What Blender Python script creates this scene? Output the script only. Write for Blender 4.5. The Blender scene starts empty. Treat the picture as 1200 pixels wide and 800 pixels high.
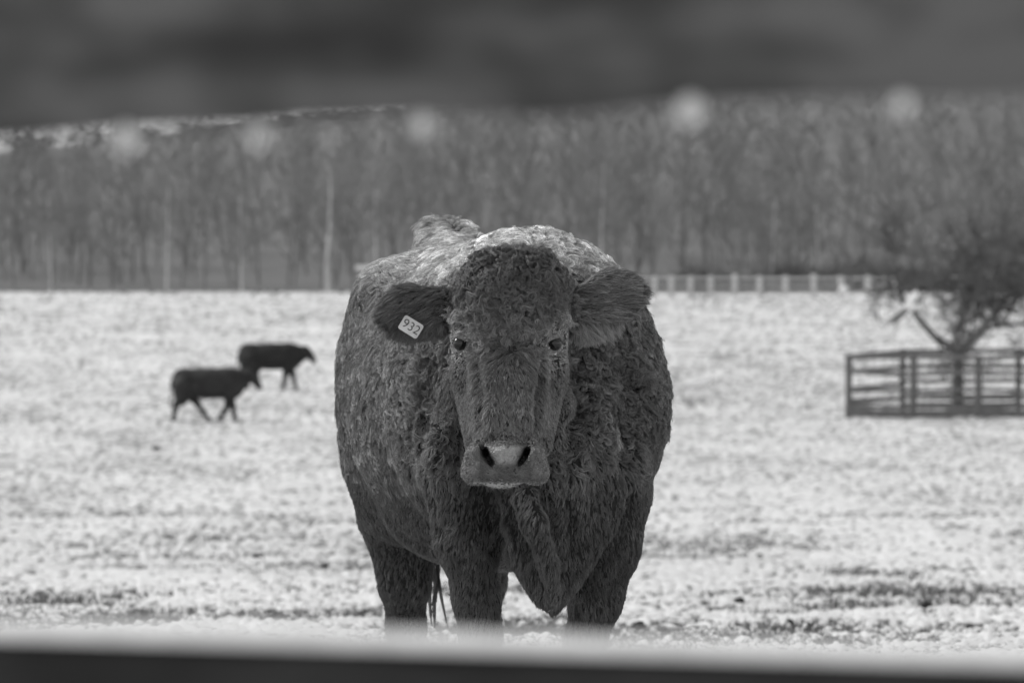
import bpy, math, random
import numpy as np
from mathutils import Vector, Matrix
random.seed(7)
R = np.random.default_rng(7)
sc = bpy.context.scene
# ------------------------------------------------------------------ camera
CZ = 1.35                      # camera height above the ground it stands on
FPX = 5400.0                   # focal length in pixels of a 1200 px wide frame
PITCH = math.atan(160 / FPX)
cam_d = bpy.data.cameras.new('camera'); cam = bpy.data.objects.new('camera', cam_d)
sc.collection.objects.link(cam); sc.camera = cam
cam.location = (0, 0, CZ); cam.rotation_euler = (math.pi / 2 - PITCH, 0, 0)
cam_d.sensor_width = 36; cam_d.lens = 36 * FPX / 1200
cam_d.clip_start = 0.1; cam_d.clip_end = 6000
cam_d.dof.use_dof = True; cam_d.dof.focus_distance = 12.0
APERTURE = 0.0218              # metres
cam_d.dof.aperture_fstop = cam_d.lens / 1000 / APERTURE
# ------------------------------------------------------------------ sky and sun (overcast winter day, black and white photograph)
SUN_EL, SUN_AZ = math.radians(44), math.radians(-62)     # azimuth from +Y (ahead) towards +X; so ahead-left
w = bpy.data.worlds.new('World'); sc.world = w; w.use_nodes = True
nt = w.node_tree; nt.nodes.clear()
sky = nt.nodes.new('ShaderNodeTexSky'); sky.sky_type = 'NISHITA'; sky.sun_disc = False
sky.sun_elevation = SUN_EL; sky.sun_rotation = SUN_AZ
sky.air_density = 2.0; sky.dust_density = 0.5; sky.ozone_density = 1.0
bw = nt.nodes.new('ShaderNodeRGBToBW'); bg = nt.nodes.new('ShaderNodeBackground'); wo = nt.nodes.new('ShaderNodeOutputWorld')
bg.inputs[1].default_value = 0.11
veil = nt.nodes.new('ShaderNodeMath'); veil.operation = 'ADD'; veil.inputs[1].default_value = 1.9   # thin even cloud over the whole sky
nt.links.new(sky.outputs[0], bw.inputs[0]); nt.links.new(bw.outputs[0], veil.inputs[0]); nt.links.new(veil.outputs[0], bg.inputs[0]); nt.links.new(bg.outputs[0], wo.inputs[0])
sl = bpy.data.lights.new('sun', 'SUN'); so = bpy.data.objects.new('sun', sl); sc.collection.objects.link(so)
sl.energy = 1.6; sl.angle = math.radians(14); sl.color = (1, 1, 1)
sd = Vector((math.sin(SUN_AZ) * math.cos(SUN_EL), math.cos(SUN_AZ) * math.cos(SUN_EL), math.sin(SUN_EL)))
so.rotation_euler = sd.to_track_quat('Z', 'Y').to_euler()
so.location = (0, 0, 30)
sc.view_settings.view_transform = 'Standard'; sc.view_settings.look = 'None'
sc.view_settings.exposure = 0.13; sc.view_settings.gamma = 1
sc.view_settings.use_curve_mapping = False
sc.cycles.use_denoising = True
sc.cycles.max_bounces = 8; sc.cycles.transparent_max_bounces = 8
# ------------------------------------------------------------------ helpers
def W(px, py, d):
    """world point seen at photograph pixel (px,py) at distance d along +Y"""
    x = (px - 600) / FPX; y = (400 - py) / FPX
    dy = math.cos(PITCH) + y * math.sin(PITCH); dz = y * math.cos(PITCH) - math.sin(PITCH)
    return np.array([x * d / dy, d, CZ + dz * d / dy])
_gy = np.array([-60, -20, 0, 12, 14.5, 20, 25, 40, 60, 80, 100, 117, 160, 250, 3500.])
_gd = np.array([1.3, 1.32, 1.36, 1.45, 1.56, 1.92, 2.27, 3.10, 3.90, 4.42, 4.70, 4.70, 4.71, 4.72, 4.72])
_dy = np.linspace(-60, 200, 2601)
_dd = np.interp(_dy, _gy, _gd)
_k = np.exp(-0.5 * (np.arange(-30, 31) / 10) ** 2); _k /= _k.sum()
_dd2 = np.convolve(np.pad(_dd, 30, 'edge'), _k, 'valid')
def gz(y):
    return CZ - np.interp(y, _dy, _dd2)
def _hash(ix, iy, seed):
    h = (ix.astype(np.int64) * 374761393 + iy.astype(np.int64) * 668265263 + seed * 144665) & 0x7fffffff
    h = ((h ^ (h >> 13)) * 1274126177) & 0x7fffffff
    h = ((h ^ (h >> 16)) * 2654435) & 0x7fffffff
    return (h & 0xffffff) / float(0xffffff)
def vnoise(x, y, seed=0):
    ix = np.floor(x); iy = np.floor(y); fx = x - ix; fy = y - iy
    fx = fx * fx * (3 - 2 * fx); fy = fy * fy * (3 - 2 * fy)
    a = _hash(ix, iy, seed); b = _hash(ix + 1, iy, seed); c = _hash(ix, iy + 1, seed); d = _hash(ix + 1, iy + 1, seed)
    return (a + (b - a) * fx) * (1 - fy) + (c + (d - c) * fx) * fy
def fbm(x, y, seed=0, oct=4):
    s = 0; a = 1; t = 0
    for o in range(oct):
        s = s + a * vnoise(x, y, seed + o * 17); t += a; a *= .5
        x, y = x * 1.93 * .8 - y * 1.93 * .6 + 5.2, x * 1.93 * .6 + y * 1.93 * .8 - 3.1
    return s / t
def mesh_np(name, V, F, mats=(), smooth=False, midx=None):
    """V (n,3), F (m,k) with k = 3 or 4"""
    V = np.ascontiguousarray(V, np.float32); F = np.ascontiguousarray(F, np.int32)
    me = bpy.data.meshes.new(name); n, k = F.shape
    me.vertices.add(len(V)); me.vertices.foreach_set('co', V.ravel())
    me.loops.add(n * k); me.loops.foreach_set('vertex_index', F.ravel())
    me.polygons.add(n); me.polygons.foreach_set('loop_start', np.arange(0, n * k, k, dtype=np.int32))
    me.polygons.foreach_set('loop_total', np.full(n, k, np.int32))
    if midx is not None: me.polygons.foreach_set('material_index', np.ascontiguousarray(midx, np.int32))
    me.update(calc_edges=True)
    if smooth: me.polygons.foreach_set('use_smooth', np.ones(n, bool))
    for m in mats: me.materials.append(m)
    return me
def link(name, me, parent=None, loc=None, rot=None, **props):
    o = bpy.data.objects.new(name, me); sc.collection.objects.link(o)
    if parent is not None: o.parent = parent
    if loc is not None: o.location = loc
    if rot is not None: o.rotation_euler = rot
    for k, v in props.items(): o[k] = v
    return o
def thing(name, label, category, loc=(0, 0, 0), rot=(0, 0, 0), group=None):
    o = link(name, None, loc=loc, rot=rot, label=label, category=category)
    if group: o['group'] = group
    return o
def attr_point(me, name, val):
    a = me.attributes.new(name, 'FLOAT', 'POINT'); a.data.foreach_set('value', np.ascontiguousarray(val, np.float32))
class NT:
    def __init__(s, name, rough=0.8, spec=0.3):
        s.m = bpy.data.materials.new(name); s.m.use_nodes = True
        s.t = s.m.node_tree; s.n = s.t.nodes; s.b = s.n['Principled BSDF']
        s.b.inputs['Roughness'].default_value = rough
        s.b.inputs['Specular IOR Level'].default_value = spec
        s.co = s.n.new('ShaderNodeTexCoord').outputs['Object']
    def l(s, a, b): s.t.links.new(a, b)
    def noise(s, scale, detail=4, rough=.55, vec=None, sc3=None):
        n = s.n.new('ShaderNodeTexNoise'); n.inputs['Scale'].default_value = scale
        n.inputs['Detail'].default_value = detail; n.inputs['Roughness'].default_value = rough
        v = vec or s.co
        if sc3:
            mp = s.n.new('ShaderNodeMapping'); mp.inputs['Scale'].default_value = sc3; s.l(v, mp.inputs[0]); v = mp.outputs[0]
        s.l(v, n.inputs['Vector']); return n.outputs['Fac']
    def ramp(s, f, stops):
        r = s.n.new('ShaderNodeValToRGB'); e = r.color_ramp.elements
        while len(e) < len(stops): e.new(0.5)
        for i, (p, c) in enumerate(stops): e[i].position = p; e[i].color = (c, c, c, 1)
        s.l(f, r.inputs[0]); return r.outputs[0]
    def math(s, op, a, b=None):
        n = s.n.new('ShaderNodeMath'); n.operation = op
        for i, v in enumerate((a, b)):
            if v is None: continue
            if isinstance(v, (int, float)): n.inputs[i].default_value = v
            else: s.l(v, n.inputs[i])
        return n.outputs[0]
    def mix(s, f, a, b):
        n = s.n.new('ShaderNodeMix'); n.data_type = 'FLOAT'
        for i, v in ((0, f), (2, a), (3, b)):
            if isinstance(v, (int, float)): n.inputs[i].default_value = v
            else: s.l(v, n.inputs[i])
        return n.outputs[0]
    def attr(s, name):
        n = s.n.new('ShaderNodeAttribute'); n.attribute_name = name; return n.outputs['Fac']
    def color(s, v): s.l(v, s.b.inputs['Base Color']); return s
    def bump(s, h, strength=.5, dist=.01):
        b = s.n.new('ShaderNodeBump'); b.inputs['Strength'].default_value = strength; b.inputs['Distance'].default_value = dist
        s.l(h, b.inputs['Height']); s.l(b.outputs[0], s.b.inputs['Normal']); return s
def simple(name, lo, hi, scale, rough=.85, sc3=None, bump=0.3, dist=.01):
    t = NT(name, rough); f = t.noise(scale, 5, sc3=sc3)
    t.color(t.ramp(f, [(.3, lo), (.7, hi)])); t.bump(f, bump, dist); return t.m

M = {}
M['weathered_wood'] = simple('weathered_wood', .07, .16, 6, sc3=(1, 1, 8), dist=.01)
M['pen_wood'] = simple('pen_wood', .12, .24, 5, sc3=(1, 1, 6))
M['far_fence_wood'] = simple('far_fence_wood', .5, .72, 2)
M['bark'] = simple('bark', .07, .16, 3, sc3=(4, 4, 1))
M['twig'] = simple('twig', .21, .30, .35)
M['wood_twig'] = simple('wood_twig', .21, .31, .25)
M['edge_bark'] = simple('edge_bark', .19, .28, 1, sc3=(2, 2, 1))
M['pale_bark'] = simple('pale_bark', .38, .7, 2, sc3=(1, 1, .4))
M['dark_twig'] = simple('dark_twig', .09, .28, 1.5)
M['bramble'] = simple('bramble', .13, .28, 1.2)
M['white_feather'] = simple('white_feather', .8, .9, 5)
M['grey_feather'] = simple('grey_feather', .15, .3, 5)
M['white_paint'] = simple('white_paint', .75, .85, 3)
# ------------------------------------------------------------------ ground: one sheet
def build_ground():
    pys = np.arange(1150, 343, -0.75)         # rows spaced evenly as seen, from just behind the fence outwards
    yy = np.concatenate([np.linspace(4, 300, 30000)])
    ratio = (CZ - gz(yy)) / yy * FPX + 240
    vis = np.interp(-pys, -ratio, yy)         # ratio falls with distance
    vis = vis[(vis > 9) & (vis < 252)]
    rows = np.unique(np.concatenate([[-60, -30, -15, -8, -4, -2, 0, 1.5], np.arange(2, 9, .25), vis, [256, 262, 270, 285, 310, 350, 420, 520, 700, 1000, 1500, 2400, 3500]]))
    u = np.concatenate([-np.geomspace(60, 1.06, 26), np.linspace(-1, 1, 420), np.geomspace(1.06, 60, 26)])
    Y = np.repeat(rows[:, None], len(u), 1)
    half = np.maximum(rows, 6) * .125 + .3
    X = half[:, None] * u[None, :]
    Z = gz(Y)
    amp = np.exp(-(np.maximum(Y - 20, 0) / 60) ** 2)
    sd_ = .55 / 1
    clump = fbm(X / .055, Y / .13, 3, 3)
    fine = fbm(X / .024, Y / .05, 9, 2)
    big = fbm(X / 1.4, Y / 2.6, 21, 4)
    huge = fbm(X / 9, Y / 22, 31, 3)
    relief = (clump - .5) * .075 + (fine - .5) * .05 + (big - .5) * .14
    inner = (np.abs(u)[None, :] <= 1.0) & (Y > 9) & (Y < 252)
    Z = Z + np.where(inner, relief * (amp * .9 + .1), 0)
    Z = np.where(Y > 256, Z - .02, Z)
    nv = clump * .62 + fine * .38
    cover = (nv - .5) * 2.5 + (big - .5) * .34 + (huge - .5) * .22 + .05
    far = np.clip((Y - 45) / 60, 0, 1)
    cover = cover + far * .05
    idx = np.arange(len(rows) * len(u)).reshape(len(rows), len(u))
    F = np.stack([idx[:-1, :-1], idx[:-1, 1:], idx[1:, 1:], idx[1:, :-1]], -1).reshape(-1, 4)
    t = NT('patchy_snow', .75, .2)
    a = t.attr('cover')
    n1 = t.noise(14, 5, .6, sc3=(1, .55, 1)); n2 = t.noise(.35, 5, .6, sc3=(1, .35, 1)); n3 = t.noise(45, 3, .6)
    s = t.math('ADD', a, t.math('MULTIPLY', t.math('SUBTRACT', n1, .5), .45))
    s = t.math('ADD', s, t.math('MULTIPLY', t.math('SUBTRACT', n3, .5), .45))
    s = t.math('ADD', s, t.math('MULTIPLY', t.math('SUBTRACT', n2, .5), .22))
    f = t.ramp(s, [(.0, 0), (.5, 1)]) if False else t.math('MULTIPLY', t.math('ADD', s, .09), 5.5)
    cl = t.n.new('ShaderNodeClamp'); t.l(f, cl.inputs[0]); f = cl.outputs[0]
    earth = t.ramp(n1, [(.3, .06), (.7, .30)])
    snow = t.ramp(n2, [(.3, .66), (.7, .82)])
    t.color(t.mix(f, earth, snow)); t.bump(t.math('ADD', n1, t.math('MULTIPLY', n3, .4)), .35, .02)
    me = mesh_np('ground', np.stack([X, Y, Z], -1).reshape(-1, 3), F, [t.m], True)
    attr_point(me, 'cover', cover.ravel())
    link('ground', me, kind='structure')
build_ground()
# grass blades poking through the thin snow, and a few dark clods
def build_grass():
    g = np.random.default_rng(21); n = 60000
    y = 1 / g.uniform(1 / 62., 1 / 18.5, n); x = g.uniform(-1, 1, n) * y * .125
    big = fbm(x / 1.4, y / 2.6, 21, 4); cl = fbm(x / .3, y / .5, 55, 3)
    patch = np.zeros(n)
    for px_, d_, rx, ry in ((160, 24.6, .33, .5), (330, 24.6, .22, .5), (980, 24.3, .3, .5), (120, 30.5, .5, 1.0), (470, 33, .5, 1.0), (880, 30, .4, .8), (820, 45, .5, 1.), (1120, 26, .35, .6)):
        patch = np.maximum(patch, np.exp(-((x - (px_ - 600) / FPX * d_) / rx) ** 2 - ((y - d_) / ry) ** 2))
    keep = g.random(n) < np.clip((.47 - big * .55 - cl * .45) * 6, 0, .8) * .5 + patch * .55 + .11
    x, y, patch = x[keep], y[keep], patch[keep]; n = len(x); k = 3
    x = np.repeat(x, k) + g.normal(0, .012, n * k); y = np.repeat(y, k) + g.normal(0, .012, n * k); pt = np.repeat(patch, k); n *= k
    z = gz(y) - .02; h = g.uniform(.03, .065, n) * (1 + .4 * pt); a = g.random(n) * 6.283; ln = g.uniform(.3, 1.1, n) * h; w_ = g.uniform(.002, .005, n)
    b = np.stack([x, y, z], -1); sd_ = np.stack([np.cos(a) * w_, np.sin(a) * w_, 0 * a], -1); a2 = a + 1.57
    lean = np.stack([np.cos(a2) * ln, np.sin(a2) * ln, 0 * a], -1); up = np.stack([0 * h, 0 * h, h], -1)
    V = np.stack([b - sd_, b + sd_, b + sd_ * .7 + lean * .4 + up * .6, b - sd_ * .7 + lean * .4 + up * .6, b + lean + up * .8], 1).reshape(-1, 3)
    i = np.arange(n)[:, None] * 5; F = np.concatenate([i + [[0, 1, 2]], i + [[0, 2, 3]], i + [[3, 2, 4]]])
    m = simple('dead_grass', .06, .18, 3)
    link('dead_grass', mesh_np('dead_grass', V, F, [m]), kind='stuff', label='thin dead grass poking through the snow in the near field', category='grass')
build_grass()
M['clod'] = simple('clod', .015, .05, 40)
def clod(px, d, r, label):
    g = np.random.default_rng(int(px)); V = []; F = []; n = 9; m = 6
    for i in range(m + 1):
        a = math.pi * i / m
        for k in range(n):
            b = 2 * math.pi * k / n; q = r * (1 + g.uniform(-.35, .35)); V.append((q * math.sin(a) * math.cos(b) * 1.4, q * math.sin(a) * math.sin(b), q * math.cos(a) * .8))
    for i in range(m):
        for k in range(n): F.append((i * n + k, (i + 1) * n + k, (i + 1) * n + (k + 1) % n, i * n + (k + 1) % n))
    x = (px - 600) / FPX * d
    link('earth_clod', mesh_np('earth_clod', np.array(V), np.array(F), [M['clod']]), loc=(x, d, float(gz(d)) + r * .5), label=label, category='clod')
for c in ((749, 23.6, .026, 'dark clod on the snow right of the big cow, beside its right leg'), (183, 84, .055, 'small dark clod in the snow below the left far cow'),
          (118, 36, .022, 'dark speck of earth at mid field near the left edge'), (300, 41, .026, 'dark clod left of the cow halfway up the near field'),
          (925, 24.4, .022, 'small black clod low on the right, nearest the front rail'), (866, 28.5, .025, 'small dark clod right of the cow above the nearest right one'),
          (1087, 27.5, .03, 'dark clod in the lower right field under the pen'), (380, 38, .024, 'dark flat clod close to the big cow, left of its belly')): clod(*c)
# ------------------------------------------------------------------ tubes from segments
def tubes(P0, P1, R0, R1, sides=4):
    P0 = np.asarray(P0, float); P1 = np.asarray(P1, float); R0 = np.asarray(R0, float); R1 = np.asarray(R1, float)
    d = P1 - P0; L = np.linalg.norm(d, axis=1, keepdims=True); d = d / np.maximum(L, 1e-9)
    up = np.where(np.abs(d[:, 2:3]) > .9, np.array([[1., 0, 0]]), np.array([[0, 0, 1.]]))
    a = np.cross(d, up); a /= np.linalg.norm(a, axis=1, keepdims=True); b = np.cross(d, a)
    V = []
    for P, r in ((P0, R0), (P1, R1)):
        for k in range(sides):
            t = 2 * math.pi * k / sides
            V.append(P + (a * math.cos(t) + b * math.sin(t)) * r[:, None])
    V = np.stack(V, 1)                                 # n, 2*sides, 3
    n = len(P0); base = np.arange(n)[:, None] * 2 * sides
    F = []
    for k in range(sides):
        k2 = (k + 1) % sides
        F.append(base + np.array([[k, k2, sides + k2, sides + k]]))
    return V.reshape(-1, 3), np.concatenate(F, 0)
def grow_tree(rng, H, spread, trunk_r, n_main=9, n_sub=5, n_twig=6, first=.25, up=.5, droop=0, twig_r=.018, lean=.03, crook=.06):
    """returns trunk segments and crown segments of a bare tree with its base at the origin"""
    T = []; C = []
    K = 9; pts = [np.zeros(3)]; dirn = np.array([rng.normal(0, lean), rng.normal(0, lean), 1.])
    for i in range(K):
        dirn = dirn + rng.normal(0, crook, 3) * [1, 1, 0]; dd = dirn / np.linalg.norm(dirn)
        pts.append(pts[-1] + dd * H / K)
    rad = [trunk_r * (1 - .9 * (i / K) ** .9) for i in range(K + 1)]
    for i in range(K): T.append((pts[i], pts[i + 1], rad[i], rad[i + 1]))
    def at(f):
        x = f * K; i = min(int(x), K - 1); g = x - i
        return pts[i] * (1 - g) + pts[i + 1] * g, rad[i] * (1 - g) + rad[i + 1] * g
    def limb(p, d, L, r, k):
        out = []; q = p
        for i in range(k):
            d = d + rng.normal(0, .2, 3) + np.array([0, 0, .10 - droop]); d = d / np.linalg.norm(d)
            q2 = q + d * L / k; r2 = r * (1 - .75 * (i + 1) / k)
            out.append((q, q2, r * (1 - .75 * i / k), r2)); q = q2
        return out
    for m in range(n_main):
        f = first + (1 - first) * (m + rng.random()) / n_main * .97
        p, r = at(f); az = rng.random() * 6.283; el = up + rng.normal(0, .15)
        d = np.array([math.cos(az) * math.cos(el), math.sin(az) * math.cos(el), math.sin(el)])
        L = spread * (1.15 - .75 * f) * rng.uniform(.75, 1.2)
        main = limb(p, d, L, max(r * .55, twig_r * 1.6), 4); C += main
        for s in range(n_sub):
            g = rng.uniform(.2, 1); i = min(int(g * 4), 3); q = main[i][0] + (main[i][1] - main[i][0]) * (g * 4 - i)
            d2 = (main[i][1] - main[i][0]); d2 = d2 / np.linalg.norm(d2) + rng.normal(0, .6, 3) + [0, 0, .2]; d2 /= np.linalg.norm(d2)
            sub = limb(q, d2, L * rng.uniform(.35, .6), twig_r * 1.5, 3); C += sub
            for t in range(n_twig):
                j = rng.integers(0, 3); q2 = sub[j][0] + (sub[j][1] - sub[j][0]) * rng.random()
                d3 = (sub[j][1] - sub[j][0]); d3 = d3 / np.linalg.norm(d3) + rng.normal(0, .7, 3); d3 /= np.linalg.norm(d3)
                C += limb(q2, d3, L * rng.uniform(.15, .35), twig_r, 2)
    return T, C
def seg_mesh(name, segs, mat, sides=4, smooth=True):
    P0, P1, R0, R1 = (np.array([s[i] for s in segs]) for i in range(4))
    V, F = tubes(P0, P1, R0, R1, sides)
    return mesh_np(name, V, F, [mat], smooth)
# ------------------------------------------------------------------ hillside and the wood
def build_hill():
    ys = np.concatenate([[250.3, 251, 253, 256], np.linspace(259, 620, 60)]); xs = np.linspace(-260, 260, 90)
    Y, X = np.meshgrid(ys, xs, indexing='ij')
    s = np.clip((Y - 262) / 170, 0, 1); s = s * s * (3 - 2 * s)
    Z = gz(Y) + .05 + s * (13.3 + 6.8 * np.clip((X + 10) / 60, -1, 1.6)) + (fbm(X / 25, Y / 25, 4) - .5) * 3 * s
    idx = np.arange(Y.size).reshape(Y.shape)
    F = np.stack([idx[:-1, :-1], idx[:-1, 1:], idx[1:, 1:], idx[1:, :-1]], -1).reshape(-1, 4)
    m = simple('leaf_litter', .14, .19, .3, bump=.2, dist=.3)
    link('hillside', mesh_np('hillside', np.stack([X, Y, Z], -1).reshape(-1, 3), F, [m], True), kind='structure')
    return lambda x, y: float(gz(y) + .05 + (lambda s: s * s * (3 - 2 * s) * (12.6 + 6 * min(max((x + 10) / 60, -1), 1.6)))(min(max((y - 262) / 170, 0), 1)))
hz = build_hill()
rng = np.random.default_rng(11)
protos = []
for i in range(7):
    H = rng.uniform(10.0, 12.0)
    protos.append(grow_tree(rng, H, rng.uniform(2.4, 3.4), rng.uniform(.07, .12), 13, 4, 2, first=.07, up=.85, twig_r=.022, lean=.05, crook=.07))
def build_wood():
    VV = []; FF = []; off = 0
    cache = []
    for T, C in protos:
        segs = T + C
        P0, P1, R0, R1 = (np.array([s[i] for s in segs]) for i in range(4))
        cache.append(tubes(P0, P1, R0, R1, 3))
    for k in range(560):
        x = rng.uniform(-.20, .20); lf = min(max((x + .075) / .06, 0), 1); y = 262 + 120 * rng.random() ** 1.2; x *= y
        V, F = cache[k % len(cache)]
        a = rng.random() * 6.28; tp = (176 if y < 395 else 158) - 58 * rng.random() ** 1.2 - 40 * lf * rng.uniform(.6, 1) + 10 * math.sin(x * .9)
        s = ((240 - tp) / FPX * y + CZ - hz(x, y)) / 10.5; s = min(max(s, .35), 1.35)
        ca, sa = math.cos(a) * s, math.sin(a) * s
        Q = np.stack([V[:, 0] * ca - V[:, 1] * sa + x, V[:, 0] * sa + V[:, 1] * ca + y, V[:, 2] * s + hz(x, y) - .3], -1)
        VV.append(Q); FF.append(F + off); off += len(V)
    hill = [grow_tree(rng, 6.5, 3.4, .10, 13, 5, 3, first=.12, up=.9, twig_r=.040, lean=.05, crook=.08) for _ in range(3)]
    hc = [tubes(*(np.array([s[i] for s in T + C]) for i in range(4)), 3) for T, C in hill]
    for k in range(105):
        u = -.125 + .20 * rng.random(); y = rng.uniform(400, 436); x = u * y; V, F = hc[k % 3]; a = rng.random() * 6.28
        tp = 200 - 54 * rng.random() + 9 * math.sin(x * .7) - 9 - 420 * max(u + .04, 0); s = min(max(((240 - tp) / FPX * y + CZ - hz(x, y)) / 7.0, .3), 1.3)
        ca, sa = math.cos(a), math.sin(a); sw = max(s, .65)
        VV.append(np.stack([(V[:, 0] * ca - V[:, 1] * sa) * sw + x, (V[:, 0] * sa + V[:, 1] * ca) * sw + y, V[:, 2] * s + hz(x, y) - .3], -1)); FF.append(F + off); off += len(V)
    link('bare_wood', mesh_np('bare_wood', np.concatenate(VV), np.concatenate(FF), [M['wood_twig']], True),
         kind='stuff', label='mass of bare winter trees filling the far side of the field', category='wood')
build_wood()
def tree_thing(name, label, cat, loc, meshes, rot=0, scale=1, group=None):
    t = thing(name, label, cat, loc, (0, 0, rot), group); t.scale = (scale,) * 3
    link('trunk', meshes[0], t); link('crown', meshes[1], t)
    return t
edge_meshes = [(seg_mesh('trunk', T, M['edge_bark'], 5), seg_mesh('crown', C, M['twig'], 3)) for T, C in protos[:4]]
for k in range(34):
    px = -60 + k * 39 + rng.uniform(-14, 14); y = rng.uniform(251, 261); x = (px - 600) / FPX * y
    tree_thing('edge_tree', 'slender bare tree in the front row of the far wood, ' + ('left of the big cow' if px < 400 else 'behind the big cow' if px < 760 else 'behind the far rail fence' if px < 1030 else 'behind the penned tree'), 'tree', (x, y, float(gz(y)) - .05),
               edge_meshes[k % 4], rng.random() * 6.28, rng.uniform(.6, .88), 'bare wood edge trees ' + ('left of the cow' if px < 400 else 'behind the cow' if px < 760 else 'behind the rail fence' if px < 1030 else 'behind the pen'))
def pale_tree(px, ytop, label, lean, w=.13, y=249.5, curve=0):
    H = (342 - ytop) / FPX * y
    g = np.random.default_rng(int(px)); segs = []; q = np.zeros(3); K = 8
    for i in range(K):
        d = np.array([lean + curve * math.sin(i / K * 4), 0, 1.]); q2 = q + d / np.linalg.norm(d) * H / K
        segs.append((q, q2, w * (1 - .7 * i / K), w * (1 - .7 * (i + 1) / K))); q = q2
    C = []
    for i in range(40):
        f = g.uniform(.35, 1); j = min(int(f * K), K - 1); p = segs[j][0] + (segs[j][1] - segs[j][0]) * (f * K - j)
        a = g.random() * 6.28; d = np.array([math.cos(a), math.sin(a), g.uniform(.5, 1.3)]); d /= np.linalg.norm(d)
        L = g.uniform(.8, 2.2); m = p + d * L * .5; e = m + (d + [0, 0, .5]) * L * .4
        C += [(p, m, .03, .022), (m, e, .022, .01)]
        for _ in range(3):
            dd = d + g.normal(0, .5, 3); C.append((m, m + dd * L * .4, .02, .01))
    tree_thing('pale_tree', label, 'tree', (((px - 600) / FPX * y), y, float(gz(y)) - .05),
               (seg_mesh('trunk', segs, M['pale_bark'], 6), seg_mesh('crown', C, M['twig'], 3)))
pale_tree(384, 195, 'pale slim birch standing alone left of the big cow, leaning left at the top', -.045, .15, curve=.12)
pale_tree(195, 215, 'pale straight trunk in the wood above the left far cow', .02, .08)
pale_tree(283, 225, 'thin grey trunk between the birch and the left edge trunks', -.015, .07)
pale_tree(60, 230, 'thin pale trunk at the left end of the wood', -.03, .06)
pale_tree(440, 200, 'thin light trunk just right of the leaning birch', .0, .08)
pale_tree(703, 190, 'light trunk rising behind the withers of the big cow', .03, .08)
pale_tree(903, 235, 'short light trunk in the wood above the far rail fence', .05, .08)
pale_tree(960, 225, 'thin light trunk between the fence end and the penned tree', -.04, .06)
# brush along the foot of the wood
def make_bush(seed, wid, hgt, n=420):
    g = np.random.default_rng(seed); segs = []
    for i in range(n):
        a = g.random() * 6.28; el = g.uniform(.1, 1.5); base = np.array([g.normal(0, wid * .28), g.normal(0, wid * .2), 0])
        d = np.array([math.cos(a) * math.cos(el), math.sin(a) * math.cos(el), math.sin(el)])
        L = hgt * g.uniform(.4, 1.0); p = base
        for s in range(3):
            d2 = d + g.normal(0, .35, 3); q = p + d2 * L / 3; q[2] = max(q[2], .05)
            segs.append((p, q, .03 * (1 - s * .25), .03 * (1 - (s + 1) * .25)))
            segs.append((q, q + g.normal(0, .25, 3), .035, .02)); p = q
    return seg_mesh('stems', segs, M['bramble'], 3)
bm_ = [make_bush(s, 2.2, 1.5) for s in (1, 2, 3)]
for k, px in enumerate([770, 815, 850, 884, 918, 948, 985, 1012, 1040, 1070, 1098, 1125, 1152, 1180, 1206, 1235]):
    y = 250.5 - .5 * (k % 3); o = link('bramble_bush', bm_[k % 3], loc=((px - 600) / FPX * y, y, float(gz(y))), rot=(0, 0, k * 1.3),
        label='dark tangled bramble bush at the foot of the wood behind the rail fence', category='bush', group='bramble bushes at the foot of the wood')
    s = (.5 + .6 * ((k * 37) % 10) / 10) * (1 + .1 * (px > 880)); o.scale = (s, s, s)
# ------------------------------------------------------------------ boxes
def box_mesh(name, sx, sy, sz, mat, bev=.006, wob=0, seed=0, cuts=1):
    """a beam along its longest axis, edges chamfered, slightly irregular"""
    dims = np.array([sx, sy, sz]); ax = int(np.argmax(dims)); o1, o2 = [i for i in range(3) if i != ax]
    g = np.random.default_rng(seed); n = cuts + 1
    h1, h2 = dims[o1] / 2, dims[o2] / 2; b = min(bev, h1 * .4, h2 * .4)
    prof = [(h1 - b, h2), (h1, h2 - b), (h1, -h2 + b), (h1 - b, -h2), (-h1 + b, -h2), (-h1, -h2 + b), (-h1, h2 - b), (-h1 + b, h2)]
    V = []; L = dims[ax]
    for i in range(n + 1):
        t = -L / 2 + L * i / n; s = 1 - g.uniform(0, wob) if wob else 1; o = g.normal(0, wob * .2, 2) * min(h1, h2) if wob else (0, 0)
        for p, q in prof:
            v = [0, 0, 0]; v[ax] = t; v[o1] = p * s + o[0]; v[o2] = q * s + o[1]; V.append(v)
    F = []
    for i in range(n):
        for k in range(8):
            k2 = (k + 1) % 8; F.append([i * 8 + k, i * 8 + k2, i * 8 + 8 + k2, i * 8 + 8 + k])
    me = bpy.data.meshes.new(name)
    me.from_pydata([tuple(v) for v in V], [], F + [list(range(7, -1, -1)), list(range(n * 8, n * 8 + 8))])
    me.materials.append(mat); import bmesh
    bm = bmesh.new(); bm.from_mesh(me); bmesh.ops.recalc_face_normals(bm, faces=bm.faces); bm.to_mesh(me); bm.free()
    return me
def beam(name, p, q, wy, wz, mat, parent, seed=0, wob=.04):
    """beam from p to q (world) parented to an unrotated thing at parent.location"""
    p = Vector(p); q = Vector(q); d = q - p; L = d.length
    me = box_mesh(name, L, wy, wz, mat, .01, wob, seed, 6) if L > max(wy, wz) else box_mesh(name, L, wy, wz, mat)
    o = link(name, me, parent); o.location = (p + q) / 2 - parent.location
    o.rotation_euler = d.to_track_quat('X', 'Z').to_euler(); return o
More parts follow.
